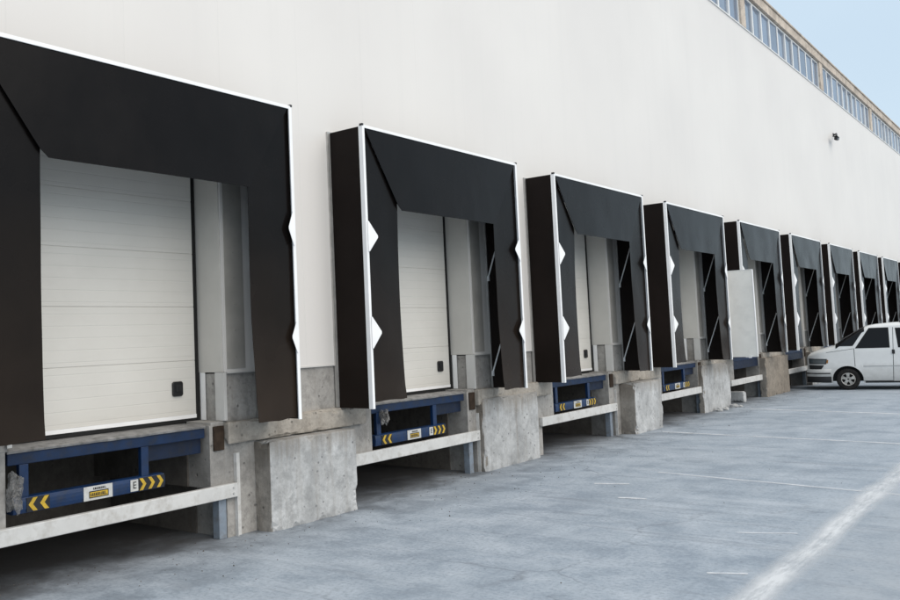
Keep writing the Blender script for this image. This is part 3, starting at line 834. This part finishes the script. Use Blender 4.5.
# grit and chips scattered over the yard, uncountable
gm = MB(); rg = random.Random(11)
for k in range(800):
    near = rg.random() < 0.93
    x = (rg.random() ** 2) * 1.6 - 0.25 if near else rg.uniform(0.3, 6.5)
    y = rg.uniform(3.2, 26) if near else rg.uniform(4.0, 18)
    r = rg.uniform(0.003, 0.009) * (1.4 if rg.random() < 0.08 else 1)
    n = len(gm.v); c = Vector((x, y, r * 0.3)); a = rg.uniform(0, 6)
    vs = []
    for (dx, dy, dz) in ((1, 0, 0), (-0.4, 0.8, 0), (-0.5, -0.7, 0), (0.1, 0.05, 0.9), (0, 0, -0.5)):
        vs.append((c.x + r * (dx * math.cos(a) - dy * math.sin(a)), c.y + r * (dx * math.sin(a) + dy * math.cos(a)), c.z + r * dz))
    gm.v += vs; gm.f += [(n, n + 1, n + 3), (n + 1, n + 2, n + 3), (n + 2, n, n + 3), (n + 1, n, n + 4), (n + 2, n + 1, n + 4), (n, n + 2, n + 4)]
tag(gm.build('grit', M['pit'], None), 'fine grit and chips scattered over the yard along the dock', 'grit', kind='stuff')

# ------------------------------------------------------------------ white panel standing out from the wall
wp = thing('white_panel', (0.4, 20.87, 1.13), 'tall off white insulated panel standing out from the wall before the fifth shelter', 'panel')
MB().box(0.03, 0.775, 20.84, 20.885, 1.135, 3.085).build('panel_board', M['panel'], wp, bevel=0.004)
boxes('edge_trim', M['alu'], wp, [(0.776, 0.792, 20.835, 20.89, 1.13, 3.09), (0.03, 0.775, 20.835, 20.89, 3.086, 3.096), (0.03, 0.775, 20.835, 20.89, 1.124, 1.134)])
for z in (1.4, 2.1, 2.8): MB().box(0.0, 0.10, 20.886, 20.90, z, z + 0.09).tube((0.022, 20.9, z - 0.01), (0.022, 20.9, z + 0.1), 0.012, 8).build('hinge', M['alu_bare'], wp)
MB().box(0.60, 0.66, 20.815, 20.839, 1.10, 1.16).build('latch', M['alu'], wp, bevel=0.004)

# ------------------------------------------------------------------ security camera high on the wall
cam_t = thing('security_camera', (PX, 34.2, 8.2), 'small dark security camera on a bent bracket high on the white wall', 'security camera')
MB().box(PX + 0.001, PX + 0.02, 34.40, 34.52, 8.36, 8.48).build('wall_plate', M['black'], cam_t, bevel=0.004)
MB().tube((PX + 0.02, 34.46, 8.42), (0.12, 34.42, 8.43), 0.03, 10).tube((0.12, 34.43, 8.44), (0.20, 34.1, 8.24), 0.032, 10).build('bracket', M['black'], cam_t)
MB().tube((0.20, 34.15, 8.20), (0.24, 33.68, 8.13), 0.062, 14, 0.055).build('camera_body', M['black'], cam_t, bevel=0.006)
MB().box(0.15, 0.29, 33.64, 34.05, 8.215, 8.23).build('sun_hood', M['black'], cam_t, bevel=0.004)

# ------------------------------------------------------------------ the white van
def lerp(a, b, t): return a + (b - a) * t
def pw(x, pts):
    if x <= pts[0][0]: return pts[0][1]
    for (a, va), (b, vb) in zip(pts, pts[1:]):
        if x <= b:
            t = (x - a) / (b - a); return lerp(va, vb, t)
    return pts[-1][1]
VY = 26.40; VW = 0.86; VC = VY + VW           # near side, half width, centre line
VX0, VX1 = 0.50, 4.88
ztop_pts = [(0.50, 0.86), (0.52, 0.93), (0.58, 0.99), (0.72, 1.05), (0.9, 1.11), (1.14, 1.185), (1.22, 1.22), (1.45, 1.385), (1.7, 1.545), (1.88, 1.645), (2.0, 1.70), (2.2, 1.735), (2.6, 1.765), (3.2, 1.775), (4.2, 1.765), (4.6, 1.735), (4.75, 1.68), (4.82, 1.50), (4.88, 1.0)]
def ztop(x): return pw(x, ztop_pts)
WHX = (1.48, 4.02); WR = 0.285
def zbot(x):
    z = pw(x, [(0.50, 0.42), (0.56, 0.26), (0.70, 0.20), (1.0, 0.19), (4.5, 0.20), (4.88, 0.32)])
    for wx in WHX:
        d = abs(x - wx); r = 0.365
        if d < r: z = max(z, 0.275 + math.sqrt(r * r - d * d))
    return z
def hwid(x, z):
    w = VW
    if x < 1.05:
        t = (1.05 - x) / 0.55; w *= math.sqrt(max(0.0, 1 - (0.82 * t) ** 2.6)) if t < 1 else 0.57
    if x > 4.6:
        t = (x - 4.6) / 0.28; w *= 1 - 0.08 * t * t
    if z > 1.06: w *= 1 - 0.150 * ((z - 1.06) / 0.66) ** 1.15
    if z < 0.42: w *= 1 - 0.05 * ((0.42 - z) / 0.25) ** 2
    if 0.60 < z < 0.68: w *= 1 + 0.006 * math.sin(math.pi * (z - 0.60) / 0.08)
    return w
van = thing('parked_van', (1.47, VY, 0), 'dusty white van parked nose in against the dock at the right edge of the photo', 'van')
xs = sorted(set([VX0 + 0.008 * 0, 0.505, 0.52, 0.55, 0.6, 0.66] + [0.72 + k * 0.06 for k in range(64)] + [wx + 0.365 * math.sin(R(a)) for wx in WHX for a in range(-90, 91, 10)] + [4.6, 4.7, 4.78, 4.84, 4.88]))
xs = [x for x in xs if VX0 <= x <= VX1]
def ring(x):
    zb, zt = zbot(x), ztop(x); r = min(0.13, (zt - zb) * 0.35)
    pts = []
    nz = 16
    for k in range(nz + 1):
        z = lerp(zb, zt - r, k / nz); pts.append((hwid(x, z), z))
    w0 = hwid(x, zt - r)
    for a in (18, 36, 54, 72):
        pts.append((w0 - (1 - math.cos(R(a))) * min(r * 1.2, w0 * 0.5), zt - r + r * math.sin(R(a)) * 0.86))
    wl = pts[-1][0]
    for f in (0.75, 0.4, 0.0): pts.append((wl * f, zt - 0.005 - (0.0 if f == 0 else 0.012 * f)))
    full = [(-y, z) for y, z in pts] + [(y, z) for y, z in pts[-2::-1]]
    return [(x, VC + y, z) for y, z in full]
vb = MB(); rings = [ring(x) for x in xs]; K = len(rings[0])
for r_ in rings: vb.v += r_
for i in range(len(rings) - 1):
    for j in range(K - 1):
        vb.f.append((i * K + j, (i + 1) * K + j, (i + 1) * K + j + 1, i * K + j + 1))
vb.f.append(tuple(range(K))[::-1]); n = (len(rings) - 1) * K; vb.f.append(tuple(range(n, n + K)))
body = vb.build('body', M['car'], van, smooth=True)
for p in body.data.polygons:
    if len(p.vertices) > 8: p.use_smooth = False
# patches that lie on the body side, a few mm proud
def side_patch(name, poly, mat, off=0.006, parent=van, both=True, nseg=8):
    for s in (-1, 1): one_patch(name, poly, mat, off, parent, s, nseg)
def one_patch(name, poly, mat, off, parent, s, nseg):
    """poly: four corners (x,z): bottom-left, bottom-right, top-right, top-left"""
    mb = MB()
    def fn(u, v):
        a = Vector(poly[0]).lerp(Vector(poly[1]), u); b = Vector(poly[3]).lerp(Vector(poly[2]), u)
        p = a.lerp(b, v)
        return (p.x, VC + s * (hwid(p.x, p.y) + off), p.y)
    mb.grid(fn, nseg, nseg)
    return mb.build(name, mat, parent, smooth=True)
side_patch('door_window', [(1.74, 1.115), (2.475, 1.115), (2.475, 1.615), (2.06, 1.615)], M['carglass'])
side_patch('window_rubber', [(1.69, 1.10), (2.495, 1.10), (2.495, 1.632), (2.045, 1.632)], M['rubber'], 0.003)
side_patch('side_window', [(2.70, 1.115), (3.55, 1.115), (3.55, 1.60), (2.66, 1.60)], M['carglass'])
side_patch('window_rubber', [(2.68, 1.10), (3.57, 1.10), (3.57, 1.615), (2.64, 1.615)], M['rubber'], 0.003)
side_patch('rear_window', [(3.72, 1.115), (4.55, 1.115), (4.55, 1.60), (3.72, 1.60)], M['carglass'])
side_patch('window_rubber', [(3.70, 1.10), (4.57, 1.10), (4.57, 1.615), (3.70, 1.615)], M['rubber'], 0.003)
# shut lines
for name, poly in (('door_gap', [(2.52, 0.24), (2.532, 0.24), (2.60, 1.63), (2.588, 1.63)]), ('door_gap', [(1.66, 0.62), (1.672, 0.62), (1.672, 1.10), (1.66, 1.10)]),
                   ('door_gap', [(1.85, 0.235), (2.52, 0.235), (2.52, 0.245), (1.85, 0.245)]), ('door_gap', [(3.62, 0.24), (3.63, 0.24), (3.63, 1.63), (3.62, 1.63)]),
                   ('door_gap', [(1.0, 1.0), (1.66, 1.09), (1.66, 1.10), (1.0, 1.01)])):
    side_patch(name, poly, M['black'], 0.002, nseg=14)
side_patch('trim_strip', [(1.86, 0.615), (4.60, 0.615), (4.60, 0.635), (1.86, 0.635)], simple('grey side strip', (0.46, 0.47, 0.47), 0.5), 0.007, nseg=20)
side_patch('door_handle', [(2.535, 0.94), (2.60, 0.94), (2.60, 1.05), (2.535, 1.05)], M['black'], 0.022)
side_patch('sill', [(1.88, 0.185), (3.62, 0.185), (3.62, 0.232), (1.88, 0.232)], M['plastic'], 0.004)
# windscreen on the raked front
def topy(x, f): return f
def screen():
    mb = MB(); nx, K2 = 26, 0
    for i in range(nx + 1):
        x = lerp(1.235, 1.935, i / nx); zt = ztop(x); r = min(0.13, (zt - zbot(x)) * 0.35)
        zl = max(1.165, 1.10 + (x - 1.60) / 0.66); zl = min(zl, zt - r * 0.55)
        ze = zt - r; pts = []
        for k in range(9):
            z = lerp(min(zl, ze), ze, k / 8); pts.append((hwid(x, z) + 0.006, z + 0.002))
        w0 = hwid(x, ze)
        for a in (18, 36, 54, 72):
            pts.append((w0 - (1 - math.cos(R(a))) * min(r * 1.2, w0 * 0.5) + 0.004, ze + r * math.sin(R(a)) * 0.86 + 0.006))
        for f in (0.75, 0.4, 0.0): pts.append((pts[12][0] * f, zt + 0.004 - 0.012 * f))
        full = [(-y, z) for y, z in pts] + [(y, z) for y, z in pts[-2::-1]]
        K2 = len(full); mb.v += [(x, VC + y, z) for y, z in full]
    for i in range(nx):
        for j in range(K2 - 1): mb.f.append((i * K2 + j, (i + 1) * K2 + j, (i + 1) * K2 + j + 1, i * K2 + j + 1))
    return mb
screen().build('windscreen', M['carglass'], van, smooth=True)
# bonnet seam / cowl
MB().grid(lambda u, v: ((lambda x: (x, VC + (u * 2 - 1) * (hwid(x, ztop(x) - 0.1) - 0.10), ztop(x) + 0.004))(lerp(1.17, 1.215, v))), 12, 2).build('cowl', M['black'], van, smooth=True)
# headlights wrap round the corners
side_patch('headlight', [(0.585, 0.72), (0.96, 0.715), (0.985, 0.815), (0.575, 0.83)], M['lamp'], 0.010, nseg=10)
side_patch('headlight_frame', [(0.56, 0.70), (0.985, 0.695), (1.01, 0.835), (0.555, 0.85)], M['black'], 0.005, nseg=10)
side_patch('indicator', [(0.985, 0.72), (1.03, 0.72), (1.04, 0.81), (1.01, 0.815)], M['amber'], 0.009)
# grille across the nose
gr = MB()
for k in range(4): gr.box(0.478, 0.50, VC - 0.40, VC + 0.40, 0.70 + k * 0.036, 0.72 + k * 0.036)
gr.box(0.486, 0.499, VC - 0.43, VC + 0.43, 0.685, 0.845)
gr.build('grille', M['black'], van, bevel=0.003)
side_patch('grille_side', [(0.56, 0.55), (0.86, 0.56), (0.93, 0.665), (0.555, 0.675)], M['plastic'], 0.006, nseg=8)
# bumper, wrapped round the front to the wheel arch
def bumper(z0, z1, off, mat, name, x_end, rear=False):
    path = []
    xsb = [0.5, 0.505, 0.52, 0.55, 0.6, 0.68, 0.78, 0.9, 1.0, x_end]
    for x in xsb[::-1]: path.append((x - off * (1 if x < 0.6 else 0.3), -(hwid(max(x, 0.502), 0.5) + off)))
    path += [(0.5 - off * 1.4, -0.25), (0.5 - off * 1.5, 0), (0.5 - off * 1.4, 0.25)]
    for x in xsb: path.append((x - off * (1 if x < 0.6 else 0.3), (hwid(max(x, 0.502), 0.5) + off)))
    mb = MB()
    prof = [(0.0, z0), (0.0 + 0.012, z0 + 0.02), (0.016, (z0 + z1) / 2), (0.012, z1 - 0.02), (-0.01, z1)]
    n = len(mb.v)
    for i, (x, y) in enumerate(path):
        a = Vector(path[max(0, i - 1)]); b = Vector(path[min(len(path) - 1, i + 1)]); d = (b - a).normalized(); nrm = Vector((-d.y, d.x))
        if nrm.x > 0.3 and abs(y) < 0.3: nrm = -nrm
        c = Vector((2.0, 0)); 
        if (Vector((x, y)) - c).dot(nrm) < 0: nrm = -nrm
        for (o_, z) in prof: mb.v.append((x + nrm.x * o_, VC + y + nrm.y * o_, z))
    w = len(prof)
    for i in range(len(path) - 1):
        for j in range(w - 1): mb.f.append((n + i * w + j, n + (i + 1) * w + j, n + (i + 1) * w + j + 1, n + i * w + j + 1))
    return mb.build(name, mat, van, smooth=True)
bumper(0.36, 0.56, 0.012, M['car'], 'front_bumper', 1.10)
bumper(0.43, 0.475, 0.026, M['plastic'], 'bumper_strip', 1.08)
bumper(0.20, 0.365, 0.006, M['plastic'], 'bumper_skirt', 1.09)
MB().box(4.86, 4.94, VC - 0.80, VC + 0.80, 0.33, 0.52).build('rear_bumper', M['plastic'], van, bevel=0.02)
MB().box(0.462, 0.472, VC - 0.24, VC + 0.24, 0.38, 0.47).build('number_plate', M['sticker'], van)
# number plate left blank: it faces away from the photograph
# mirrors
for s in (-1, 1):
    mm = MB(); yy = VC + s * (hwid(1.72, 1.15) + 0.10)
    mm.box(1.66, 1.75, min(yy - 0.085, yy + 0.085), max(yy - 0.085, yy + 0.085), 1.10, 1.25)
    ya, ybb = sorted((VC + s * (hwid(1.72, 1.15) - 0.02), yy)); mm.box(1.70, 1.735, ya, ybb, 1.085, 1.115)
    if s > 0: mm.build('mirror', M['black'], van, bevel=0.02)
# underside and wheel wells (dark)
MB().box(0.75, 4.75, VC - 0.72, VC + 0.72, 0.23, 0.60).build('underbody', M['rubber'], van)
# wheels
def wheel(x, s):
    def lathe(prof, seg=36):
        mb = MB(); n = len(prof)
        for k in range(seg):
            a = 2 * math.pi * k / seg
            for (r, d) in prof: mb.v.append((x + r * math.cos(a), VC + s * (VW - 0.02 + d), WR + r * math.sin(a)))
        for k in range(seg):
            for j in range(n - 1):
                mb.f.append((k * n + j, ((k + 1) % seg) * n + j, ((k + 1) % seg) * n + j + 1, k * n + j + 1))
        return mb
    t = lathe([(0.165, -0.17), (0.255, -0.18), (0.28, -0.16), (WR, -0.13), (WR, -0.03), (0.278, -0.008), (0.25, 0.002), (0.20, 0.004), (0.178, -0.008), (0.165, -0.03), (0.165, -0.17)]).build('wheel', M['tyre'], van, smooth=True)
    rim = lathe([(0.168, -0.03), (0.172, -0.006), (0.158, 0.0), (0.148, -0.03), (0.09, -0.05), (0.05, -0.03), (0.0, -0.025)])
    rim.build('rim', M['tyre'], t, smooth=True)
    sp = MB()
    for k in range(5):
        a = R(90 + 72 * k); ca, sa = math.cos(a), math.sin(a)
        def pnt(r, tt, d): return (x + r * ca - tt * sa, VC + s * (VW - 0.02 + d), WR + r * sa + tt * ca)
        n = len(sp.v)
        sp.v += [pnt(0.02, -0.035, -0.004), pnt(0.02, 0.035, -0.004), pnt(0.10, 0.032, 0.002), pnt(0.158, 0.055, -0.004), pnt(0.158, -0.055, -0.004), pnt(0.10, -0.032, 0.002)]
        sp.f.append(tuple(range(n, n + 6)))
    sp.build('hub_cap', M['rim'], t, solid=0.012)
    ring_ = lathe([(0.150, -0.005), (0.158, 0.006), (0.170, 0.003), (0.173, -0.01)]); ring_.build('rim_ring', M['rim'], t, smooth=True)
for wx in WHX:
    for s in (-1, 1): wheel(wx, s)
# dark arch lips
for s in (-1,):
    pass
# roof vent
MB().box(2.75, 3.0, VC - 0.65, VC - 0.55, 1.755, 1.80).build('roof_bracket', M['black'], van, bevel=0.01)
# tail lights
for s in (-1, 1):
    MB().box(4.85, 4.885, VC + s * 0.72 - 0.05, VC + s * 0.72 + 0.05, 0.62, 0.95).build('tail_light', M['amber'], van, bevel=0.01)

van.rotation_euler.z = R(9)

# ------------------------------------------------------------------ camera
yaw, pitch, roll, F = 0.684, 0.0673, -0.0398, 882.36
f = Vector((-math.sin(yaw) * math.cos(pitch), math.cos(yaw) * math.cos(pitch), math.sin(pitch)))
r0 = Vector((math.cos(yaw), math.sin(yaw), 0)); u0 = r0.cross(f)
r = r0 * math.cos(roll) + u0 * math.sin(roll); u = -r0 * math.sin(roll) + u0 * math.cos(roll)
cd = bpy.data.cameras.new('camera'); co = bpy.data.objects.new('camera', cd); C.objects.link(co)
mw = Matrix((r, u, -f)).transposed().to_4x4(); mw.translation = (6.6323, 0, 1.8706)
co.matrix_world = mw
cd.sensor_fit = 'HORIZONTAL'; cd.sensor_width = 36; cd.lens = F / 900 * 36
cd.shift_x = 81.44 / 900; cd.shift_y = -20.68 / 900
cd.clip_start = 0.05; cd.clip_end = 2000
sc = bpy.context.scene; sc.camera = co

# ------------------------------------------------------------------ light
SUN_EL, SUN_AZ = R(46), R(92)                     # azimuth clockwise from +Y
sd = Vector((math.sin(SUN_AZ) * math.cos(SUN_EL), math.cos(SUN_AZ) * math.cos(SUN_EL), math.sin(SUN_EL)))
w = bpy.data.worlds.new('World'); sc.world = w; w.use_nodes = True
nt = w.node_tree; bg = nt.nodes['Background']
sky = nt.nodes.new('ShaderNodeTexSky'); sky.sky_type = 'NISHITA'; sky.sun_disc = False
sky.sun_elevation = SUN_EL; sky.sun_rotation = SUN_AZ
sky.air_density = 1.0; sky.dust_density = 2.0; sky.ozone_density = 1.0
# thin high haze over the blue
tc = nt.nodes.new('ShaderNodeTexCoord')
hz = nt.nodes.new('ShaderNodeTexNoise'); hz.inputs['Scale'].default_value = 1.6; hz.inputs['Detail'].default_value = 6
nt.links.new(tc.outputs['Generated'], hz.inputs['Vector'])
hf = ramp(nt, hz.outputs[0], [(0.25, 0.58), (0.75, 0.80)])
skyc = mixc(nt, hf, sky.outputs[0], (6.5, 7.9, 9.0))
nt.links.new(skyc, bg.inputs[0]); bg.inputs[1].default_value = 0.12
ld = bpy.data.lights.new('sun', 'SUN'); ld.energy = 2.25; ld.angle = R(75); ld.color = (1.0, 0.89, 0.76)
lo = bpy.data.objects.new('sun', ld); C.objects.link(lo); lo.location = (20, -10, 30)
lo.rotation_euler = sd.to_track_quat('Z', 'Y').to_euler()

sc.view_settings.view_transform = 'Standard'; sc.view_settings.look = 'None'; sc.view_settings.exposure = 0; sc.view_settings.gamma = 1
sc.render.engine = 'CYCLES'
